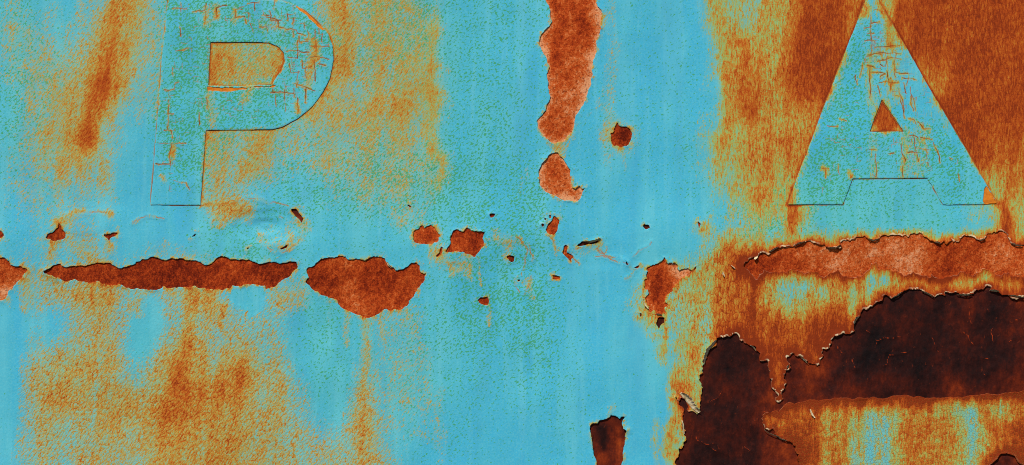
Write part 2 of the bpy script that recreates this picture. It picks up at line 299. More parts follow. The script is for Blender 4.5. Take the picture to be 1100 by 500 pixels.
A_CRACK = grp(840, 0, 4.169, [[(395,68),(398,160),(399,252)],[(398,106),(436,100)],[(415,45),(440,47)],[(418,213),(470,210),(528,205)],[(383,248),(420,241),(470,241),(532,243)],[(428,276),(465,269),(490,259),(532,266)],[(512,245),(500,290)],[(433,324),(462,331),(440,345)],[(470,318),(480,366),(436,372)],
 [(478,373),(522,370)],[(505,288),(508,346)],[(514,326),(562,331)],[(567,350),(560,386)],[(540,350),(602,360)],[(575,390),(588,440),(596,495)],[(524,398),(531,440),(546,505)],[(360,294),(350,342)],[(329,338),(337,378)],[(395,300),(392,440)],[(403,325),(432,328)],[(429,384),(440,430)],[(486,350),(487,402)],
 [(366,128),(398,122)],[(378,150),(412,152)],[(370,185),(398,182)],[(440,290),(458,300)],[(380,296),(412,302)],[(545,372),(556,420)],[(470,255),(462,300)]]) \
 + grp(950, 100, 3.336, [[(56,5),(71,60),(73,92)],[(96,5),(105,66)],[(86,92),(108,98),(112,112)],[(120,104),(140,130),(165,128)],[(104,150),(112,200),(122,246)],[(145,178),(152,232)],[(176,178),(188,205),(199,252)],[(61,185),(75,246)],[(84,214),(118,215)],[(112,198),(160,205)],[(265,290),(270,320)],[(40,10),(55,12)],[(130,160),(170,168)],[(88,152),(120,160)],[(154,250),(158,262)],[(232,232),(240,236)],[(66,262),(66,300)]]) \
 + grp(840, 110, 3.85, [[(165,275),(192,275)],[(178,276),(178,312)],[(232,258),(236,300)],[(358,198),(388,197)],[(386,215),(388,310)],[(186,98),(230,100)],[(240,70),(266,78)],[(440,215),(462,210)]])

# ------------------------------------------------------------------ grid clipped along a field, with a rim
def clip_grid(xs, ys, F):
    ny, nx = F.shape
    ins = F > 0
    idx = np.arange(nx * ny).reshape(ny, nx)
    full = ins[:-1, :-1] & ins[:-1, 1:] & ins[1:, 1:] & ins[1:, :-1]
    anyi = ins[:-1, :-1] | ins[:-1, 1:] | ins[1:, 1:] | ins[1:, :-1]
    J, I = np.nonzero(full)
    quads = np.stack([idx[J, I], idx[J + 1, I], idx[J + 1, I + 1], idx[J, I + 1]], 1)
    mixed = np.argwhere(anyi & ~full)
    ex, ey, emap = [], [], {}
    base = nx * ny
    def edge_pt(a, b):
        key = (a, b) if a < b else (b, a)
        if key not in emap:
            a_, b_ = key
            ja, ia = divmod(a_, nx); jb, ib = divmod(b_, nx)
            fa, fb = F[ja, ia], F[jb, ib]
            t = min(max(fa / (fa - fb), .02), .98)
            ex.append(xs[ia] + (xs[ib] - xs[ia]) * t); ey.append(ys[ja] + (ys[jb] - ys[ja]) * t)
            emap[key] = base + len(ex) - 1
        return emap[key]
    polys, rim = [], []
    for j, i in mixed:
        cs = [(j, i), (j + 1, i), (j + 1, i + 1), (j, i + 1)]
        p = []; exit_pt = None; first_entry = None
        for k in range(4):
            a = cs[k]; b = cs[(k + 1) % 4]
            ia_, ib_ = a[0] * nx + a[1], b[0] * nx + b[1]
            sa, sb = ins[a], ins[b]
            if sa: p.append(ia_)
            if sa != sb:
                e = edge_pt(ia_, ib_); p.append(e)
                if sa: exit_pt = e
                else:
                    if exit_pt is not None: rim.append((exit_pt, e)); exit_pt = None
                    else: first_entry = e
        if exit_pt is not None and first_entry is not None: rim.append((exit_pt, first_entry))
        if len(p) >= 3: polys.append(p)
    gx, gy = np.meshgrid(xs, ys)
    vx = np.concatenate([gx.ravel(), np.array(ex)]); vy = np.concatenate([gy.ravel(), np.array(ey)])
    used = np.zeros(len(vx), bool)
    used[quads.ravel()] = True
    for p in polys: used[p] = True
    new = np.cumsum(used) - 1
    isrim = np.zeros(len(vx), bool); isrim[base:] = True
    quads = new[quads]; polys = [[int(new[v]) for v in p] for p in polys]
    rim = [(int(new[a]), int(new[b])) for a, b in rim]
    return vx[used], vy[used], quads, polys, rim, isrim[used]

def make_mesh(name, co, quads, polys):
    me = bpy.data.meshes.new(name)
    nq = len(quads)
    sizes = np.concatenate([np.full(nq, 4, np.int32), np.array([len(p) for p in polys], np.int32)]) if polys else np.full(nq, 4, np.int32)
    li = np.concatenate([np.asarray(quads, np.int32).ravel(), np.array([v for p in polys for v in p], np.int32)])
    starts = np.concatenate([[0], np.cumsum(sizes)[:-1]]).astype(np.int32)
    me.vertices.add(len(co)); me.vertices.foreach_set('co', np.asarray(co, np.float32).ravel())
    me.loops.add(len(li)); me.loops.foreach_set('vertex_index', li)
    me.polygons.add(len(sizes)); me.polygons.foreach_set('loop_start', starts)
    me.update(calc_edges=True); me.validate()
    me.polygons.foreach_set('use_smooth', np.ones(len(me.polygons), bool))
    return me

def set_attr(me, name, vals):
    a = me.attributes.new(name, 'FLOAT', 'POINT')
    a.data.foreach_set('value', np.ascontiguousarray(vals, np.float32))

def link(name, me, mat, parent=None):
    o = bpy.data.objects.new(name, me)
    COL.objects.link(o)
    if me is not None and mat is not None: me.materials.append(mat)
    if parent is not None: o.parent = parent
    return o

def sheet(name, xs, ys, F, height, attrs, rim_drop, mat, parent, rim_bulge=0.0):
    """A clipped sheet: height(x, y) in mm above the steel, vertical rim rim_drop mm deep along every torn edge."""
    vx, vy, quads, polys, rim, isrim = clip_grid(xs, ys, F)
    h = height(vx, vy)
    A = {k: f(vx, vy) for k, f in attrs.items()}
    A['rim'] = np.maximum(A.get('rim', np.zeros(len(vx))), isrim * 1.0) if 'rim' in A else isrim * 1.0
    n = len(vx)
    if rim:
        rv = sorted({v for e in rim for v in e})
        m = {v: n + k for k, v in enumerate(rv)}
        rvi = np.array(rv)
        vx = np.concatenate([vx, vx[rvi]]); vy = np.concatenate([vy, vy[rvi]])
        h = np.concatenate([h, h[rvi] - rim_drop])
        for k in A: A[k] = np.concatenate([A[k], A[k][rvi]])
        quads = np.concatenate([quads, np.array([[b, a, m[a], m[b]] for a, b in rim])])
    co = np.stack([(vx - W / 2) * MM, -h * MM, (H / 2 - vy) * MM + ZC], 1)
    me = make_mesh(name, co, quads, polys)
    for k, v in A.items(): set_attr(me, k, v)
    return link(name, me, mat, parent)

# ------------------------------------------------------------------ materials
def lin(hexs):
    hexs = hexs.lstrip('#')
    c = [int(hexs[i:i + 2], 16) / 255 for i in (0, 2, 4)]
    return tuple(((v + .055) / 1.055) ** 2.4 if v > .04045 else v / 12.92 for v in c) + (1.0,)

class NT:
    def __init__(self, name):
        self.mat = bpy.data.materials.new(name); self.mat.use_nodes = True
        self.t = self.mat.node_tree
        for n in list(self.t.nodes): self.t.nodes.remove(n)
        self.out = self.t.nodes.new('ShaderNodeOutputMaterial')
        self.bsdf = self.t.nodes.new('ShaderNodeBsdfPrincipled')
        self.t.links.new(self.bsdf.outputs[0], self.out.inputs[0])
        tc = self.t.nodes.new('ShaderNodeTexCoord')
        sep = self.t.nodes.new('ShaderNodeSeparateXYZ'); self.t.links.new(tc.outputs['Object'], sep.inputs[0])
        cmb = self.t.nodes.new('ShaderNodeCombineXYZ')
        self.lk(self.math('MULTIPLY', sep.outputs[0], 1000.0), cmb.inputs[0])
        self.lk(self.math('MULTIPLY', sep.outputs[2], 1000.0), cmb.inputs[1])
        self.P = cmb.outputs[0]                      # (x, z) in mm on the plate
    def lk(self, a, b): self.t.links.new(a, b)
    def put(self, sock, v):
        if isinstance(v, bpy.types.NodeSocket): self.lk(v, sock)
        else: sock.default_value = v
    def math(self, op, a, b=None, c=None, clamp=False):
        n = self.t.nodes.new('ShaderNodeMath'); n.operation = op; n.use_clamp = clamp
        self.put(n.inputs[0], a)
        if b is not None: self.put(n.inputs[1], b)
        if c is not None: self.put(n.inputs[2], c)
        return n.outputs[0]
    def add(self, a, b): return self.math('ADD', a, b)
    def mul(self, a, b): return self.math('MULTIPLY', a, b)
    def sub(self, a, b): return self.math('SUBTRACT', a, b)
    def step(self, v, a, b, lo=0.0, hi=1.0):
        n = self.t.nodes.new('ShaderNodeMapRange'); n.interpolation_type = 'SMOOTHSTEP'
        self.put(n.inputs[0], v); self.put(n.inputs[1], a); self.put(n.inputs[2], b); self.put(n.inputs[3], lo); self.put(n.inputs[4], hi)
        return n.outputs[0]
    def attr(self, name):
        n = self.t.nodes.new('ShaderNodeAttribute'); n.attribute_name = name
        return n.outputs['Fac']
    def coords(self, ang, su, sv, off=0.0):
        """Coordinates with one cell su mm long along ang (degrees) and sv mm across."""
        a = math.radians(ang); c = self.t.nodes.new('ShaderNodeCombineXYZ')
        for k, v in enumerate(((math.cos(a) / su, math.sin(a) / su, 0), (-math.sin(a) / sv, math.cos(a) / sv, 0))):
            d = self.t.nodes.new('ShaderNodeVectorMath'); d.operation = 'DOT_PRODUCT'
            self.lk(self.P, d.inputs[0]); d.inputs[1].default_value = v
            self.lk(self.math('ADD', d.outputs['Value'], off + 31.7 * k), c.inputs[k])
        return c.outputs[0]
    def noise(self, vec, detail=2.0, rough=.55, dist=0.0):
        n = self.t.nodes.new('ShaderNodeTexNoise'); n.noise_dimensions = '2D'
        self.lk(vec, n.inputs['Vector']); n.inputs['Scale'].default_value = 1.0
        n.inputs['Detail'].default_value = detail; n.inputs['Roughness'].default_value = rough; n.inputs['Distortion'].default_value = dist
        return n.outputs[0]
    def voronoi(self, vec, feature='DISTANCE_TO_EDGE', rand=1.0):
        n = self.t.nodes.new('ShaderNodeTexVoronoi'); n.voronoi_dimensions = '2D'; n.feature = feature
        self.lk(vec, n.inputs['Vector']); n.inputs['Scale'].default_value = 1.0; n.inputs['Randomness'].default_value = rand
        return n.outputs['Distance']
    def cellrand(self, vec):
        n = self.t.nodes.new('ShaderNodeTexVoronoi'); n.voronoi_dimensions = '2D'; n.feature = 'F1'
        self.lk(vec, n.inputs['Vector']); n.inputs['Scale'].default_value = 1.0
        sp = self.t.nodes.new('ShaderNodeSeparateColor'); self.lk(n.outputs['Color'], sp.inputs[0])
        return sp.outputs[0]
    def mix(self, f, a, b, blend='MIX'):
        n = self.t.nodes.new('ShaderNodeMix'); n.data_type = 'RGBA'; n.blend_type = blend
        self.put(n.inputs[0], f); self.put(n.inputs[6], a); self.put(n.inputs[7], b)
        return n.outputs[2]
    def fmix(self, f, a, b):
        n = self.t.nodes.new('ShaderNodeMix'); n.data_type = 'FLOAT'
        self.put(n.inputs[0], f); self.put(n.inputs[2], a); self.put(n.inputs[3], b)
        return n.outputs[0]
    def ramp(self, v, stops):
        n = self.t.nodes.new('ShaderNodeValToRGB'); self.put(n.inputs[0], v)
        e = n.color_ramp.elements
        while len(e) < len(stops): e.new(0.5)
        for k, (p, c) in enumerate(stops): e[k].position = p; e[k].color = lin(c)
        return n.outputs[0]
    def bump(self, h, strength, dist, prev=None):
        n = self.t.nodes.new('ShaderNodeBump'); self.put(n.inputs['Height'], h)
        self.put(n.inputs['Strength'], strength); n.inputs['Distance'].default_value = dist
        if prev is not None: self.lk(prev, n.inputs['Normal'])
        return n.outputs[0]
    def finish(self, col, rough, normal=None, spec=.25):
        self.put(self.bsdf.inputs['Base Color'], col); self.put(self.bsdf.inputs['Roughness'], rough)
        self.bsdf.inputs['Specular IOR Level'].default_value = spec
        if normal is not None: self.lk(normal, self.bsdf.inputs['Normal'])
        return self.mat

def paint_material(name):
    m = NT(name)
    stain, speck, wr, vert = m.attr('stain'), m.attr('speck'), m.attr('wrinkle'), m.attr('vert')
    craz, teal, crack, rim, cream = m.attr('crackle'), m.attr('teal'), m.attr('crack'), m.attr('rim'), m.attr('cream')
    gd = m.noise(m.coords(56, 5.2, 1.7), 5, .74, .2)
    gv = m.noise(m.coords(90, 7.5, 1.9), 5, .72, .3)
    grain = m.fmix(vert, gd, gv)
    blotch = m.noise(m.coords(70, 26, 15), 5, .65)
    fine = m.noise(m.coords(0, 1.3, 1.3), 2, .65)
    wob = m.t.nodes.new('ShaderNodeVectorMath'); wob.operation = 'MULTIPLY_ADD'
    wn_ = m.t.nodes.new('ShaderNodeTexNoise'); wn_.noise_dimensions = '2D'; m.lk(m.coords(0, 6, 6), wn_.inputs['Vector']); wn_.inputs['Scale'].default_value = 1.0; wn_.inputs['Detail'].default_value = 3
    m.lk(wn_.outputs['Color'], wob.inputs[0]); wob.inputs[1].default_value = (1.1, 1.1, 0); m.lk(m.coords(88, 8.5, 3.3), wob.inputs[2])
    vv = m.voronoi(wob.outputs[0]); cellv = m.cellrand(wob.outputs[0])
    wob3 = m.t.nodes.new('ShaderNodeVectorMath'); wob3.operation = 'MULTIPLY_ADD'
    m.lk(wn_.outputs['Color'], wob3.inputs[0]); wob3.inputs[1].default_value = (1.3, 1.3, 0); m.lk(m.coords(46, 9.0, 4.0, 3.0), wob3.inputs[2])
    vd = m.voronoi(wob3.outputs[0]); celld = m.cellrand(wob3.outputs[0])
    ridge = m.fmix(vert, vd, vv)
    cellr = m.fmix(vert, celld, cellv)
    # rust held in the paint: flecks at low amounts, a solid skin at high ones
    g = m.add(m.add(m.mul(m.sub(grain, .5), 2.7), m.mul(m.sub(blotch, .5), 1.0)), m.mul(m.sub(fine, .5), 1.1))
    g = m.mul(g, m.step(stain, .40, .80, 1.0, .55))
    env = m.step(stain, .0, .14)
    v = m.add(stain, m.mul(m.mul(g, env), .58))
    v = m.add(v, m.mul(m.mul(m.step(ridge, .12, .0), wr), m.mul(env, .20)))
    v = m.add(v, m.mul(m.mul(m.sub(cellr, .5), wr), m.mul(env, m.fmix(vert, .05, .16))))
    # crazing: small loose tesserae, some rusted, some still blue
    wob2 = m.t.nodes.new('ShaderNodeVectorMath'); wob2.operation = 'MULTIPLY_ADD'
    m.lk(wn_.outputs['Color'], wob2.inputs[0]); wob2.inputs[1].default_value = (.7, .7, 0); m.lk(m.coords(20, 3.5, 3.2), wob2.inputs[2])
    cz = m.voronoi(wob2.outputs[0]); czr = m.cellrand(wob2.outputs[0])
    v = m.add(v, m.mul(m.mul(m.sub(czr, .5), craz), .2))
    # clean paint
    fade = m.noise(m.coords(90, 160, 28), 3, .5)
    tl = m.math('ADD', m.mul(teal, .7), m.mul(m.sub(fade, .42), .8), clamp=True)
    base = m.mix(tl, lin('#3eadce'), lin('#5ab8aa'))
    base = m.mix(m.mul(m.step(m.noise(m.coords(0, 2.2, 1.9), 3, .65), .40, .70), .38), base, lin('#6cc0c8'))
    base = m.mix(m.mul(m.step(fine, .50, .25), .18), base, lin('#3a93ae'))
    base = m.mix(m.step(fade, .46, .72, 0, .32), base, lin('#66c2d8'))
    base = m.mix(m.step(m.noise(m.coords(90, 120, 9, 3.0), 4, .6), .52, .75, 0, .22), base, lin('#78c6cf'))
    base = m.mix(m.step(m.noise(m.coords(90, 190, 40, 8.0), 3, .5), .5, .75, 0, .4), base, lin('#3c9dc6'))
    # green flecks of an older coat
    sn = m.noise(m.coords(35, 2.9, 1.8), 2, .5, .4)
    sb = m.noise(m.coords(0, 18, 18), 3)
    sden = m.math('MINIMUM', m.mul(speck, m.step(sb, .3, .65, .6, 1.1)), 1.0)
    sthr = m.fmix(sden, .72, .485)
    spk = m.step(sn, sthr, m.add(sthr, .04))
    # rusty water has yellowed the coat before it shows as flecks
    base = m.mix(m.step(stain, .07, .48, 0, .85), base, m.mix(vert, lin('#8fab76'), lin('#93ae58')))
    base = m.mix(m.mul(spk, .9), base, lin('#3f9a63'))
    col_st = m.ramp(v, [(0.0, '#86ad86'), (.24, '#9da763'), (.36, '#a99d4c'), (.48, '#b08f3c'), (.60, '#b77526'), (.74, '#b25416'), (.88, '#9d3e0f'), (1.0, '#802d0b')])
    col_st = m.mix(m.mul(vert, m.step(v, .50, .30, 0, .8)), col_st, lin('#90ab52'))
    col = m.mix(m.step(v, .20, .38), base, col_st)
    cl = m.mul(m.step(cz, .13, .02), craz)
    col = m.mix(m.mul(cl, .34), col, lin('#80591f'))
    # crease lines
    col = m.mix(m.mul(m.mul(m.step(ridge, .045, .0), wr), .36), col, lin('#573012'))
    # cracks and torn edges
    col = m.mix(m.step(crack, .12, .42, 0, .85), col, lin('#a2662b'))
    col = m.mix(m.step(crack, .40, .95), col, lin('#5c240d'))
    col = m.mix(m.mul(m.step(rim, .45, .9), cream), col, lin('#dccaa2'))
    hgt = m.add(m.mul(m.mul(m.step(ridge, 0.0, .34), wr), .28), m.add(m.mul(fine, .05), m.mul(m.mul(grain, env), .7)))
    hgt = m.sub(hgt, m.mul(cl, .6))
    nrm = m.bump(hgt, .38, .0011)
    return m.finish(col, m.step(v, .2, .6, .6, .9), nrm, .16)

def rust_material(name):
    m = NT(name)
    pale, dark = m.attr('pale'), m.attr('dark')
    n1 = m.noise(m.coords(60, 18, 12), 5, .65); n2 = m.noise(m.coords(75, 4.4, 3.0), 5, .76, .3); n3 = m.noise(m.coords(0, 1.5, 1.5), 2, .65)
    v = m.add(m.add(m.mul(n1, .85), m.mul(n2, .95)), m.mul(n3, .60))
    v = m.add(m.sub(v, .83), m.sub(m.mul(pale, .38), m.mul(dark, .30)))
    col = m.ramp(v, [(0.02, '#511408'), (.22, '#7d260c'), (.40, '#a03a12'), (.54, '#b44b1a'), (.70, '#c4642f'), (.95, '#d9966a')])
    pit = m.step(m.noise(m.coords(15, 3.8, 3.2, 4), 4, .75), .54, .68)
    col = m.mix(m.mul(pit, .7), col, lin('#7a280f'))
    hgt = m.add(m.mul(n2, .7), m.sub(m.mul(n3, .5), m.mul(pit, .6)))
    return m.finish(col, .9, m.bump(hgt, .5, .0009), .08)

def bare_material(name):
    m = NT(name)
    warm, glow = m.attr('warm'), m.attr('crack')
    n1 = m.noise(m.coords(80, 46, 30), 5, .6); n2 = m.noise(m.coords(90, 9, 5), 5, .68); n3 = m.noise(m.coords(0, 2, 2), 2)
    v = m.add(m.add(m.mul(n1, 1.1), m.mul(n2, .5)), m.mul(n3, .18))
    v = m.add(m.sub(v, .50), m.mul(warm, .75))
    col = m.ramp(v, [(0.0, '#0f0506'), (.25, '#280c09'), (.45, '#40130a'), (.62, '#5a1c0a'), (.8, '#7c2c0d'), (1.0, '#a34414')])
    sp = m.step(m.noise(m.coords(70, 7, 4, 12), 2), .70, .80)
    col = m.mix(m.mul(sp, .35), col, lin('#7a2f12'))
    col = m.mix(m.mul(m.step(glow, .35, .9), m.step(n2, .38, .6)), col, lin('#a03a14'))
    return m.finish(col, m.step(n1, .3, .7, .6, .85), m.bump(m.add(m.mul(n2, .8), m.mul(n3, .3)), .4, .0009), .12)

def primer_material(name):
    m = NT(name)
    n1 = m.noise(m.coords(0, 9, 5), 4, .6); n3 = m.noise(m.coords(0, 1.6, 1.6), 2)
    col = m.ramp(m.add(m.mul(n1, .8), m.mul(n3, .25)), [(.25, '#9a4d12'), (.5, '#cc7418'), (.75, '#dd8a28')])
    return m.finish(col, .75, m.bump(n1, .3, .001), .2)

def flake_material(name):
    m = NT(name)
    n1 = m.noise(m.coords(30, 4, 3), 4, .6)
    col = m.ramp(n1, [(.3, '#b08652'), (.48, '#cdbb92'), (.7, '#ddd3b6')])
    return m.finish(col, .7, m.bump(n1, .3, .0006), .2)

def steel_material(name):
    m = NT(name)
    n1 = m.noise(m.coords(0, 30, 30), 5, .6)
    return m.finish(m.ramp(n1, [(.3, '#1c0d0b'), (.7, '#3f1a10')]), .75, None, .2)

M_PAINT = paint_material('weathered_turquoise_paint')
M_RUST = rust_material('exposed_rust')
M_BARE = bare_material('bare_scaled_steel')
M_PRIMER = primer_material('orange_primer')
M_FLAKE = flake_material('paint_flake_underside')
M_STEEL = steel_material('steel')

# ------------------------------------------------------------------ the plate
root = bpy.data.objects.new('steel_plate', None)
COL.objects.link(root)
root.location = (0, 0, wz(H + 230))
root['label'] = 'turquoise painted steel plate with raised letters, rust streaks and peeling paint'
root['category'] = 'metal plate'
ROOT_INV = (0, 0, -wz(H + 230))

def under_root(o):
    o.parent = root
    o.location = ROOT_INV      # parts are laid out in plate coordinates
    return o

def axis(lo, hi, step, ext):
    a = list(np.arange(lo, hi + step * .5, step))
    s, l, r_ = step, a[0], a[-1]
    L, Rr = [], []
    while l > lo - ext:
        s = min(s * 1.25, 9); l -= s; r_ += s
        L.append(l); Rr.append(r_)
    return np.array(L[::-1] + a + Rr)

STEP = 1.2
xs = axis(-12, 1112, STEP, 190); ys = axis(-12, 512, STEP, 190)
X, Y = np.meshgrid(xs, ys)

# distance to the exposed patches
MAXD = 16.0
D_hole = np.full(X.shape, MAXD)
M_hole = np.zeros(X.shape, bool)
SIGNED_UP = np.zeros(X.shape)          # how far the nearest torn edge lies below a point
for k, (kind, pts, opt) in enumerate(HOLES):
    big = max(p[0] for p in pts) - min(p[0] for p in pts) > 20
    jag = .28 if min(p[0] for p in pts) > 690 and min(p[1] for p in pts) > 240 else .09 if opt.get('ring', 0) >= .4 else .15
    opt['poly'] = rough(pts, jag if big else .09, 1.6 if big else 1.3, seed=k + 3)
    dist_segments(xs, ys, segs_of(opt['poly']), MAXD, D_hole)
    M_hole ^= inside(xs, ys, opt['poly'])
F_paint = np.where(M_hole, -D_hole, D_hole)

# bilinear lookup on the main grid, so that the letters and flakes see the same fields
def lookup(G):
    def f(x, y):
        i = np.clip(np.searchsorted(xs, x) - 1, 0, len(xs) - 2); j = np.clip(np.searchsorted(ys, y) - 1, 0, len(ys) - 2)
        tx = np.clip((x - xs[i]) / (xs[i + 1] - xs[i]), 0, 1); ty = np.clip((y - ys[j]) / (ys[j + 1] - ys[j]), 0, 1)
        return (G[j, i] * (1 - tx) + G[j, i + 1] * tx) * (1 - ty) + (G[j + 1, i] * (1 - tx) + G[j + 1, i + 1] * tx) * ty
    return f

segP = segs_of(P_OUT) + segs_of(P_IN); segA = segs_of(A_OUT) + segs_of(A_IN)
D_let = dist_segments(xs, ys, segP + segA, 10.0)

wob = (fbm(X / 60, Y / 60, 5) - .5) * 22
wob2 = (fbm(X / 18, Y / 26, 9) - .5) * 10
stain = strokes(X + wob + wob2, Y + wob2, STAIN)
stain = np.maximum(stain - strokes(X + wob, Y, CLEAN), 0) * (.66 - .06 * (1 - smooth(330, 480, X)) * smooth(300, 360, Y) + .08 * smooth(700, 780, X) - .10 * smooth(700, 780, X) * smooth(230, 260, Y) * (1 - smooth(410, 430, Y)) + .10 * smooth(850, 880, X) * (1 - smooth(150, 200, Y)))
stain *= .55 + .90 * fbm(X / 11 + Y / 90, Y / 110, 21) + .25 * (fbm(X / 6, Y / 14, 23) - .5)
stain = np.where(stain > .62, .62 + .26 * np.tanh((stain - .62) / .32), stain)
# rust creeping out of the torn edges, longest above and below the right-hand strip
fr = np.exp(-D_hole / 2.6) * smooth(.35, .75, fbm(X / 6, Y / 6, 31)) * .5
right = smooth(740, 800, X) * smooth(235, 260, Y)
fr = np.maximum(fr, np.exp(-D_hole / (3.5 + 7 * noise(X / 4.5, Y * 0 + 3, 41))) * .85 * right)
calm = np.exp(-(((X - 655) / 60) ** 2 + ((Y - 470) / 50) ** 2))
stain_p = stain + fr
edge_rust = np.exp(-(D_let / 2.0) ** 2) * (.10 + .45 * noise(X / 22, Y / 22, 51)) * smooth(.05, .4, stain + .03)
stain_p = stain_p + edge_rust

def field(lst, hi=1.0): return np.clip(strokes(X + wob * .6, Y + wob2 * .6, lst), 0, hi)
speck = field(SPECK); wrinkle = field(WRINKLE) * smooth(.05, .3, stain + .1); crackle = field(CRACKLE)
vert = field(VERT); teal = field(TEAL)
D_hair = dist_segments(xs, ys, [s for p in HAIR for s in segs_of(rough(p, .12, 3, 5, False), False)], 4.0)
hair = np.clip(1.15 - D_hair / 1.15, 0, 1) * smooth(.3, .65, fbm(X / 9, Y / 9, 61)) * .44
stain_p = stain_p + np.exp(-(D_hair / 2.6) ** 2) * .17 * smooth(.3, .6, fbm(X / 14, Y / 14, 62))
cream = np.clip(.18 + .75 * smooth(745, 790, X) * smooth(235, 255, Y) + .5 * smooth(700, 730, X) * smooth(340, 380, Y), 0, 1) * smooth(.38, .62, fbm(X / 13, Y / 13, 71)) * (1 - smooth(835, 860, X) * smooth(405, 418, Y) * .9)

# relief of the coat: the plate's own waviness, dents, blistering, lifted torn edges
lift_amt = .4 + .45 * right + .8 * smooth(.55, .7, fbm(X / 16, Y / 16, 81))
DENTS = [(285,243,32,15,-3.6),(556,284,24,26,-2.2),(640,272,28,16,-1.2),(300,262,10,8,1.0),(488,288,14,10,-.8),(90,240,40,16,1.2),(655,470,40,40,-1.0)]
relief = (fbm(X / 220, Y / 220, 91, 3) - .5) * 9 + (fbm(X / 40, Y / 40, 92, 3) - .5) * 1.2
relief += 1.6 * np.exp(-((Y - 262 - 6 * np.sin(X / 210)) / 34) ** 2)
for (dx, dy, rx, ry, a) in DENTS:
    q = ((X - dx) / rx) ** 2 + ((Y - dy) / ry) ** 2
    relief += a * np.exp(-q) + .08 * np.abs(a) * np.exp(-q * .6) * np.sin(np.sqrt(q) * 9 + fbm(X / 20, Y / 20, 93) * 5)
relief += .18 * np.exp(-((D_hair - 1.5) / 1.4) ** 2)
THICK = 1.3
coat = relief + THICK + (noise(X / 3, Y / 3, 95) - .5) * .07 + lift_amt * np.exp(-D_hole / 3.2) * smooth(.3, .75, fbm(X / 10, Y / 10, 96))
under = relief                                          # the steel follows the same waviness

up_edge = smooth(.1, .5, -np.gradient(D_hole, ys, axis=0))
rimf = np.exp(-(D_hole / (.6 + 2.2 * noise(X / 3.2, Y / 9, 72))) ** 2) * up_edge
paint_rim = np.clip(rimf * 1.25, 0, 1)
cream = cream * (.12 + .88 * up_edge)
f_coat, f_under = lookup(coat), lookup(under)
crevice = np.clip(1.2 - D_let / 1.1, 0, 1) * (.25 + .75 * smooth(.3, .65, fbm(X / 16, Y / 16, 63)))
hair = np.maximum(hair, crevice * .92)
paint_attrs = {'stain': lookup(stain_p), 'speck': lookup(speck), 'wrinkle': lookup(wrinkle), 'vert': lookup(vert),
               'crackle': lookup(crackle), 'teal': lookup(teal), 'crack': lookup(hair), 'cream': lookup(cream), 'rim': lookup(paint_rim)}
coat_obj = under_root(sheet('paint_coat', xs, ys, F_paint, f_coat, paint_attrs, .9, M_PAINT, root))
coat_obj['label'] = 'turquoise paint coat with rust-stained streaks and green flecks'

# the steel behind everything: a thick sheet that follows the waviness
sx = np.linspace(xs[0], xs[-1], 120); sy = np.linspace(ys[0], ys[-1], 70)
SX, SY = np.meshgrid(sx, sy)
hh = f_under(SX.ravel(), SY.ravel()) - 3.0
front = np.stack([(SX.ravel() - W / 2) * MM, -hh * MM, (H / 2 - SY.ravel()) * MM + ZC], 1)
back = front.copy(); back[:, 1] = 0.016
nf = len(front); nxs = len(sx); nys = len(sy)
gi = np.arange(nf).reshape(nys, nxs)
qf = np.stack([gi[:-1, :-1], gi[1:, :-1], gi[1:, 1:], gi[:-1, 1:]], -1).reshape(-1, 4)
loop = list(gi[0, :]) + list(gi[1:, -1]) + list(gi[-1, -2::-1]) + list(gi[-2:0:-1, 0])
qs = np.array([[loop[k], loop[(k + 1) % len(loop)], loop[(k + 1) % len(loop)] + nf, loop[k] + nf] for k in range(len(loop))])
me = make_mesh('steel_sheet', np.concatenate([front, back]), np.concatenate([qf, qf[:, ::-1] + nf, qs]), [])
under_root(link('steel_sheet', me, M_STEEL, root))

# ------------------------------------------------------------------ exposed patches
PALE = [(584,48,583,52,7,.8),(634,60,628,105,7,.7),(605,85,612,120,12,.35),(642,12,640,40,4,.6),(605,213,622,214,7,.7),(584,180,584,190,4,.6),(600,180,596,195,9,.25),(365,310,378,316,9,.6),(362,285,370,286,10,.35),(395,336,380,335,6,.5),
        (5,316,-10,322,8,.8),(18,300,10,310,5,.5),(985,268,982,285,14,.75),(955,268,962,282,12,.6),(935,275,925,262,9,.4),(895,283,880,272,12,.5),(905,270,912,280,10,.55),(1072,262,1068,285,10,.5),(1093,280,1100,292,8,.5),(850,275,840,282,10,.3),
        (730,290,738,294,7,.7),(722,288,724,300,7,.5),(696,320,697,328,4,.6),(440,300,446,310,6,.2)]
DARKS = [(598,8,600,14,7,.6),(625,22,630,32,8,.6),(598,45,598,62,7,.6),(606,85,602,90,6,.4),(345,300,360,302,13,.6),(400,300,425,300,12,.25),(668,147,670,150,7,.5),(165,298,185,300,18,.4),(290,290,310,288,12,.4),(200,296,215,300,12,.3),
         (830,282,815,280,10,.45),(1020,275,1014,290,12,.45),(805,287,800,290,6,.5),(711,286,709,312,6,.6),(707,325,712,330,6,.4),(600,240,596,246,4,.4),(592,188,600,190,6,.5)]
WARM = [(850,410,835,440,22,.38),(812,450,822,462,9,.3),(880,400,1100,424,11,.22),(1000,322,1100,330,12,.22),(1090,350,1100,400,24,.14),(900,400,870,400,20,.2),(800,440,780,480,22,.12),(850,490,848,540,12,.6),(838,478,830,500,10,.45),(815,420,800,440,14,.18),
        (655,510,652,540,11,.3),(641,480,645,498,3.5,.4),(668,478,664,500,4,.6),(637,460,640,470,4,.3),(655,452,668,462,5,.3),(660,480,660,490,8,.15),(1082,492,1085,540,14,.6),(770,470,775,485,8,.22),(320,234,324,238,3,.5)]
COOL = [(945,350,930,385,24,.30),(990,345,985,400,24,.26),(1062,340,1060,395,20,.28),(790,380,785,430,20,.22),(790,460,760,490,26,.22),(648,462,648,482,4,.5),(880,380,900,395,12,.1)]
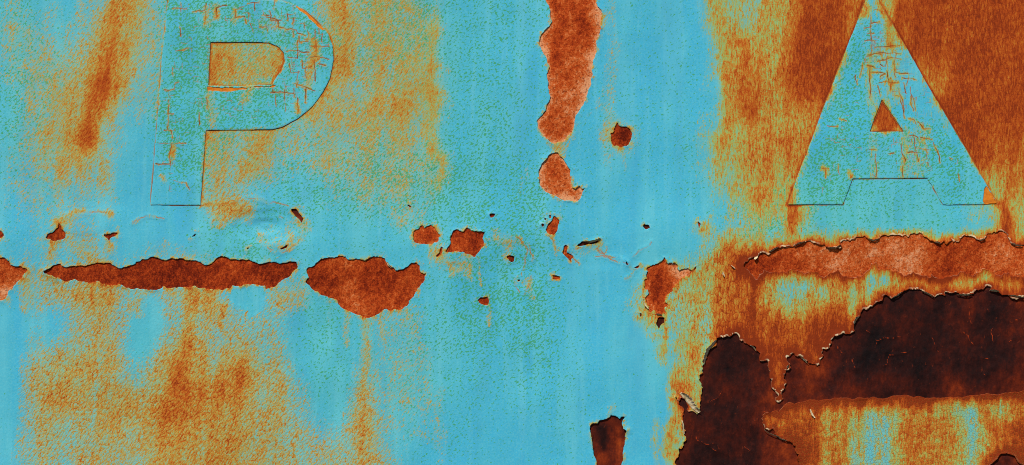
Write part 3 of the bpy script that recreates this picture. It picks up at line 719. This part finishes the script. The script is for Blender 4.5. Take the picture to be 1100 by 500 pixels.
EMBER = grp(930, 330, 2.941, [[(58,185),(75,152),(100,150),(132,143)],[(213,92),(220,118),(229,140)],[(308,75),(325,90),(342,118)],[(330,0),(331,30),(336,52)],[(402,68),(405,112)],[(455,46),(492,34)],[(0,70),(16,82)],[(34,106),(60,95),(112,93)],[(450,108),(470,100),(492,94)],[(372,160),(388,164)],[(262,55),(280,58)],[(375,212),(395,214)],[(385,-2),(392,18)],[(28,130),(34,112)]]) \
      + [[(748,470),(760,478),(768,476)],[(765,482),(770,485)],[(820,440),(826,446)],[(900,372),(906,380)],[(917,385),(919,396)],[(810,452),(816,449)],[(800,480),(806,484)],[(760,432),(770,428),(776,420)]]
SMALL = 0
for k, (kind, pts, opt) in enumerate(HOLES):
    poly = opt['poly']
    px = [p[0] for p in poly]; py = [p[1] for p in poly]
    size = max(max(px) - min(px), max(py) - min(py))
    st = 1.3 if size > 60 else .8
    gx = np.arange(min(px) - 5, max(px) + 5, st); gy = np.arange(min(py) - 5, max(py) + 5, st)
    sd = sdf(gx, gy, [poly], 14.0)
    F = sd + 2.6
    GX, GY = np.meshgrid(gx, gy)
    def lk2(G, gx=gx, gy=gy):
        def f(x, y):
            i = np.clip(np.searchsorted(gx, x) - 1, 0, len(gx) - 2); j = np.clip(np.searchsorted(gy, y) - 1, 0, len(gy) - 2)
            tx = np.clip((x - gx[i]) / (gx[i + 1] - gx[i]), 0, 1); ty = np.clip((y - gy[j]) / (gy[j + 1] - gy[j]), 0, 1)
            return (G[j, i] * (1 - tx) + G[j, i + 1] * tx) * (1 - ty) + (G[j + 1, i] * (1 - tx) + G[j + 1, i + 1] * tx) * ty
        return f
    if kind == R:
        bed = .35 + (fbm(GX / 14, GY / 14, 101 + k) - .5) * .8 + (fbm(GX / 4, GY / 4, 131) - .5) * .5
        pale = opt.get('pale', 0) + strokes(GX, GY, PALE) + opt.get('ring', 0) * np.exp(-np.abs(sd) / 3.4)
        dark = opt.get('dark', 0) + strokes(GX, GY, DARKS)
        at = {'pale': lk2(pale), 'dark': lk2(dark)}
        name, mat = 'rust_patch', M_RUST
    else:
        bed = -.3 + (fbm(GX / 40, GY / 40, 141) - .5) * 1.6 + (fbm(GX / 6, GY / 6, 151) - .5) * .7
        De = dist_segments(gx, gy, [s for p in EMBER for s in segs_of(rough(p, .15, 3, 8, False), False)], 4.0)
        bed += .25 * np.exp(-(De / 1.2) ** 2)
        warm = .62 * strokes(GX, GY, WARM) - strokes(GX, GY, COOL) + .12 * np.exp(-np.abs(sd) / 3.0)
        at = {'warm': lk2(warm), 'crack': lk2(np.clip(1.1 - De / .8, 0, 1))}
        name, mat = 'bare_steel_patch', M_BARE
    bedf = lk2(bed)
    o = under_root(sheet(name, gx, gy, F, lambda x, y, b=bedf: f_under(x, y) + b(x, y), at, .8, mat, root))
    if 'label' in opt: o['label'] = opt['label']

# ------------------------------------------------------------------ raised letters
RISE = 1.0
def letter(outs, chips, cracks, zones, label, seed):
    outs = [rough(o_, .018, 3.0, seed + 9) for o_ in outs]
    allx = [p[0] for o in outs for p in o]; ally = [p[1] for o in outs for p in o]
    gx = np.arange(min(allx) - 3, max(allx) + 3, .62); gy = np.arange(min(ally) - 3, max(ally) + 3, .62)
    GX, GY = np.meshgrid(gx, gy)
    sd = sdf(gx, gy, outs, 12.0)
    def lk(G):
        def f(x, y):
            i = np.clip(np.searchsorted(gx, x) - 1, 0, len(gx) - 2); j = np.clip(np.searchsorted(gy, y) - 1, 0, len(gy) - 2)
            tx = np.clip((x - gx[i]) / (gx[i + 1] - gx[i]), 0, 1); ty = np.clip((y - gy[j]) / (gy[j + 1] - gy[j]), 0, 1)
            return (G[j, i] * (1 - tx) + G[j, i + 1] * tx) * (1 - ty) + (G[j + 1, i] * (1 - tx) + G[j + 1, i + 1] * tx) * ty
        return f
    smooth_coat = lookup(relief + THICK)
    # the cut plate of the letter
    pl = under_root(sheet('letter', np.arange(min(allx) - 3, max(allx) + 3, 1.5), np.arange(min(ally) - 3, max(ally) + 3, 1.5),
               sdf(np.arange(min(allx) - 3, max(allx) + 3, 1.5), np.arange(min(ally) - 3, max(ally) + 3, 1.5), outs, 12.0) - .25,
               lambda x, y: smooth_coat(x, y) + RISE - .45, {}, RISE + 1.2, M_PRIMER, root))
    pl['label'] = label
    # cracks: measured ones, and finer ones between them, mostly square to the edges
    r = random.Random(seed)
    segs = []
    for p in cracks: segs += [(s, 1.0) for s in segs_of(rough(p, .07, 1.8, r.randint(0, 999), False), False)]
    for (cx, cy, rx, ry, n) in zones:
        for _ in range(n):
            x, y = r.gauss(cx, rx), r.gauss(cy, ry)
            hz = r.random() < .5
            pl_ = [(x, y)]
            for _k in range(r.choice((1, 2, 2, 3))):
                L = r.uniform(2, 7) * r.choice((-1, 1))
                x, y = (x + L, y + r.gauss(0, .5)) if hz else (x + r.gauss(0, .5), y + L)
                pl_.append((x, y)); hz = not hz
            segs += [(s, .42) for s in segs_of(pl_, False)]
    C = np.zeros(GX.shape)
    for wgt in (1.0, .42):
        Dk = dist_segments(gx, gy, [s for s, w_ in segs if w_ == wgt], 5.0)
        wid = .17 + .42 * fbm(GX / 8, GY / 8, seed) if wgt == 1 else .26 + .25 * fbm(GX / 9, GY / 9, seed + 1)
        C = np.maximum(C, np.clip(1.25 - Dk / (wid * 1.5), 0, 1) * wgt * (.1 + 1.2 * fbm(GX / 7, GY / 7, seed + 2)))
        if wgt == 1: Dm = Dk
    chip = np.zeros(GX.shape, bool)
    Dc = np.full(GX.shape, 12.0)
    for c in chips:
        c = rough(c, .10, 2.2, seed, True)
        chip |= inside(gx, gy, c); dist_segments(gx, gy, segs_of(c), 12.0, Dc)
    F = np.minimum(sd, np.where(chip, -Dc, Dc))
    soft = -.35 * np.exp(-np.maximum(sd, 0) / .8)
    hgt = RISE + soft - .5 * C ** 1.5 + .22 * np.exp(-Dm / 2.0) * noise(GX / 4, GY / 4, seed) + (noise(GX / 3, GY / 3, seed + 5) - .5) * .07 + (fbm(GX / 24, GY / 24, seed + 6) - .5) * .5
    lst = lookup(stain)
    g_st = lst(GX.ravel(), GY.ravel()).reshape(GX.shape)
    st = .02 + .08 * g_st + .55 * g_st * np.exp(-np.maximum(sd, 0) / 4.0) * smooth(.42, .75, fbm(GX / 9, GY / 22, seed + 11)) + .24 * np.exp(-np.maximum(sd, 0) / 1.1) * smooth(.35, .7, fbm(GX / 14, GY / 14, seed + 7)) + .26 * np.exp(-(Dm / 1.7) ** 2) * smooth(.3, .7, fbm(GX / 10, GY / 10, seed + 8))
    for (a_, b_, c_, d_, w_, q_) in LET_STAIN: st += strokes(GX, GY, [(a_, b_, c_, d_, w_, q_)])
    at = {'stain': lk(st), 'crack': lk(C), 'wrinkle': lambda x, y: x * 0, 'vert': lookup(vert), 'crackle': lambda x, y: x * 0,
          'teal': lookup(teal), 'speck': lookup(speck), 'cream': lambda x, y: x * 0 }
    hl = lk(hgt)
    sk = sheet('paint_skin', gx, gy, F, lambda x, y: smooth_coat(x, y) + hl(x, y), at, RISE + .4, M_PAINT, pl)
    return pl

LET_STAIN = [(270,95,262,108,5,.25),(220,10,222,26,4,.25),(232,6,233,18,3,.3),(252,10,252,24,3,.25),(186,158,186,168,2.5,.4),(174,190,176,194,2.5,.3),(337,45,340,62,4,.4),(334,68,332,90,4,.32),(318,112,320,120,3,.3),(225,100,228,130,5,.22),(283,28,300,26,8,.15),
             (954,28,956,48,4,.45),(932,10,930,16,3,.45),(944,5,950,18,3,.4),(958,92,964,104,6,.2),(950,60,960,70,10,.16),(934,60,935,110,4,.2),(937,145,938,190,5,.14),(972,145,972,185,5,.16),(990,140,986,178,10,.14),(884,180,888,186,3,.3),(912,186,914,190,2.5,.4),(850,205,850,216,4,.5)]
letter([P_OUT, P_IN], P_CHIPS, P_CRACK, [(325,55,16,24,80),(290,24,22,11,44),(215,60,20,34,46),(310,100,16,14,34),(182,150,10,34,30),(250,115,20,10,20)], 'raised turquoise letter P with cracked, green-flecked paint', 200)
letter([A_OUT, A_IN], A_CHIPS, A_CRACK, [(955,65,13,24,70),(985,150,15,24,60),(938,40,5,20,20),(900,150,20,30,30),(950,165,25,12,16)], 'raised turquoise letter A with cracked paint and an orange chip at its foot', 300)

# ------------------------------------------------------------------ curled flakes along torn edges
def flake(path, side, width, curl, seed, lift=1.2, taper=True):
    """A thin curl of paint hanging on along path; side = direction (dx, dy) in which it peels away."""
    r = random.Random(seed)
    p = rough(path, .06, 1.2, seed, False)
    nu, nv = len(p), 6
    L = math.hypot(*side); sxd, syd = side[0] / L, side[1] / L
    front_, cols = [], []
    hp = f_coat(np.array([q[0] for q in p]), np.array([q[1] for q in p]))
    for u in range(nu):
        t = u / max(nu - 1, 1)
        w = width * ((.25 + .75 * math.sin(math.pi * min(max(t, .04), .96)) ** .6) if taper else 1) * r.uniform(.8, 1.15)
        for v in range(nv):
            s = v / (nv - 1)
            a = s * curl
            along = math.sin(a) / max(curl, .01) * w; up = (1 - math.cos(a)) / max(curl, .01) * w
            front_.append((p[u][0] + sxd * along, p[u][1] + syd * along, hp[u] + .25 + lift * s * .6 + up))
    n = len(front_)
    vs = front_ + [(x, y, h - .5) for x, y, h in front_]
    co = np.array([[(x - W / 2) * MM, -h * MM, (H / 2 - y) * MM + ZC] for x, y, h in vs])
    q = []
    for u in range(nu - 1):
        for v in range(nv - 1):
            a, b, c, d = u * nv + v, (u + 1) * nv + v, (u + 1) * nv + v + 1, u * nv + v + 1
            q.append((a, b, c, d)); q.append((d + n, c + n, b + n, a + n))
        q.append((u * nv, u * nv + n, (u + 1) * nv + n, (u + 1) * nv))
        q.append((u * nv + nv - 1, (u + 1) * nv + nv - 1, (u + 1) * nv + nv - 1 + n, u * nv + nv - 1 + n))
    for u in (0, nu - 1):
        for v in range(nv - 1): q.append((u * nv + v, u * nv + v + 1, u * nv + v + 1 + n, u * nv + v + n))
    me = make_mesh('paint_flake', co, np.array(q), [])
    return link('paint_flake', me, M_FLAKE, coat_obj)

FLAKES = [([(730,423),(734,428),(739,434),(744,440),(750,444)], (1,-.7), 9, 1.3), ([(757,392),(760,381),(765,373),(770,366)], (-.7,-.6), 5, 1.4), ([(1063,312.5),(1068,313.5),(1073,314)], (.1,-1), 3.2, 1.4),
 ([(917.5,349),(920,345),(923,341)], (-.7,-.7), 4, 1.5), ([(810,277),(814,275)], (-.2,1), 4, 1.2), ([(826,271),(831,269),(836,266)], (-.2,-1), 3.2, 1.6), ([(853,265),(858,262),(864,260)], (-.1,-1), 2.6, 1.5),
 ([(889,266.5),(897,267.5),(903,264)], (.1,-1), 2.8, 1.6), ([(932,257),(938,259.5),(944,257)], (0,-1), 2.8, 1.6), ([(1004,260.5),(1010,262.5)], (.2,-1), 3, 1.5), ([(1052,259),(1058,257)], (0,-1), 2.6, 1.4), ([(1086,261.5),(1092,264.5),(1098,264.8)], (.1,-1), 2.6, 1.5),
 ([(626,259.8),(633,260.8),(640,259.6),(645,256.8)], (.05,-1), 3.5, 1.5), ([(415,282),(417,286),(420,288)], (.8,-.6), 3, 1.4), ([(958,321),(965,318),(969,314)], (-.5,-1), 2.2, 1.5), ([(990,313),(998,317),(1003,319.5)], (.2,-1), 2.2, 1.5),
 ([(1028,317),(1036,318),(1044,316.5)], (0,-1), 2.6, 1.5), ([(846,396),(848,392)], (-1,-.3), 3, 1.4), ([(858,382),(862,386),(868,391)], (.4,-1), 2.4, 1.4), ([(806,371.5),(812,377)], (.5,-1), 2, 1.4), ([(821,462),(828,467),(836,470),(845,474)], (.5,-1), 1.8, 1.4),
 ([(871,440),(874,446),(876,449)], (-.8,.2), 3, 1.3), ([(777,292),(779,297)], (-1,.2), 3, 1.3), ([(786,285),(790,289)], (-.8,-.3), 3, 1.3), ([(733,452),(735,460),(735.5,466)], (-1,0), 3, 1.4), ([(1083,317.5),(1092,319.3),(1100,320.6)], (.1,-1), 2.4, 1.5), ([(705,338),(711,339)], (0,-1), 2.6, 1.5), ([(692,321),(694,328),(697,332)], (-1,.2), 2.4, 1.4)]
for k, (p, s, w, c) in enumerate(FLAKES): flake(p, s, w, c, 400 + k)
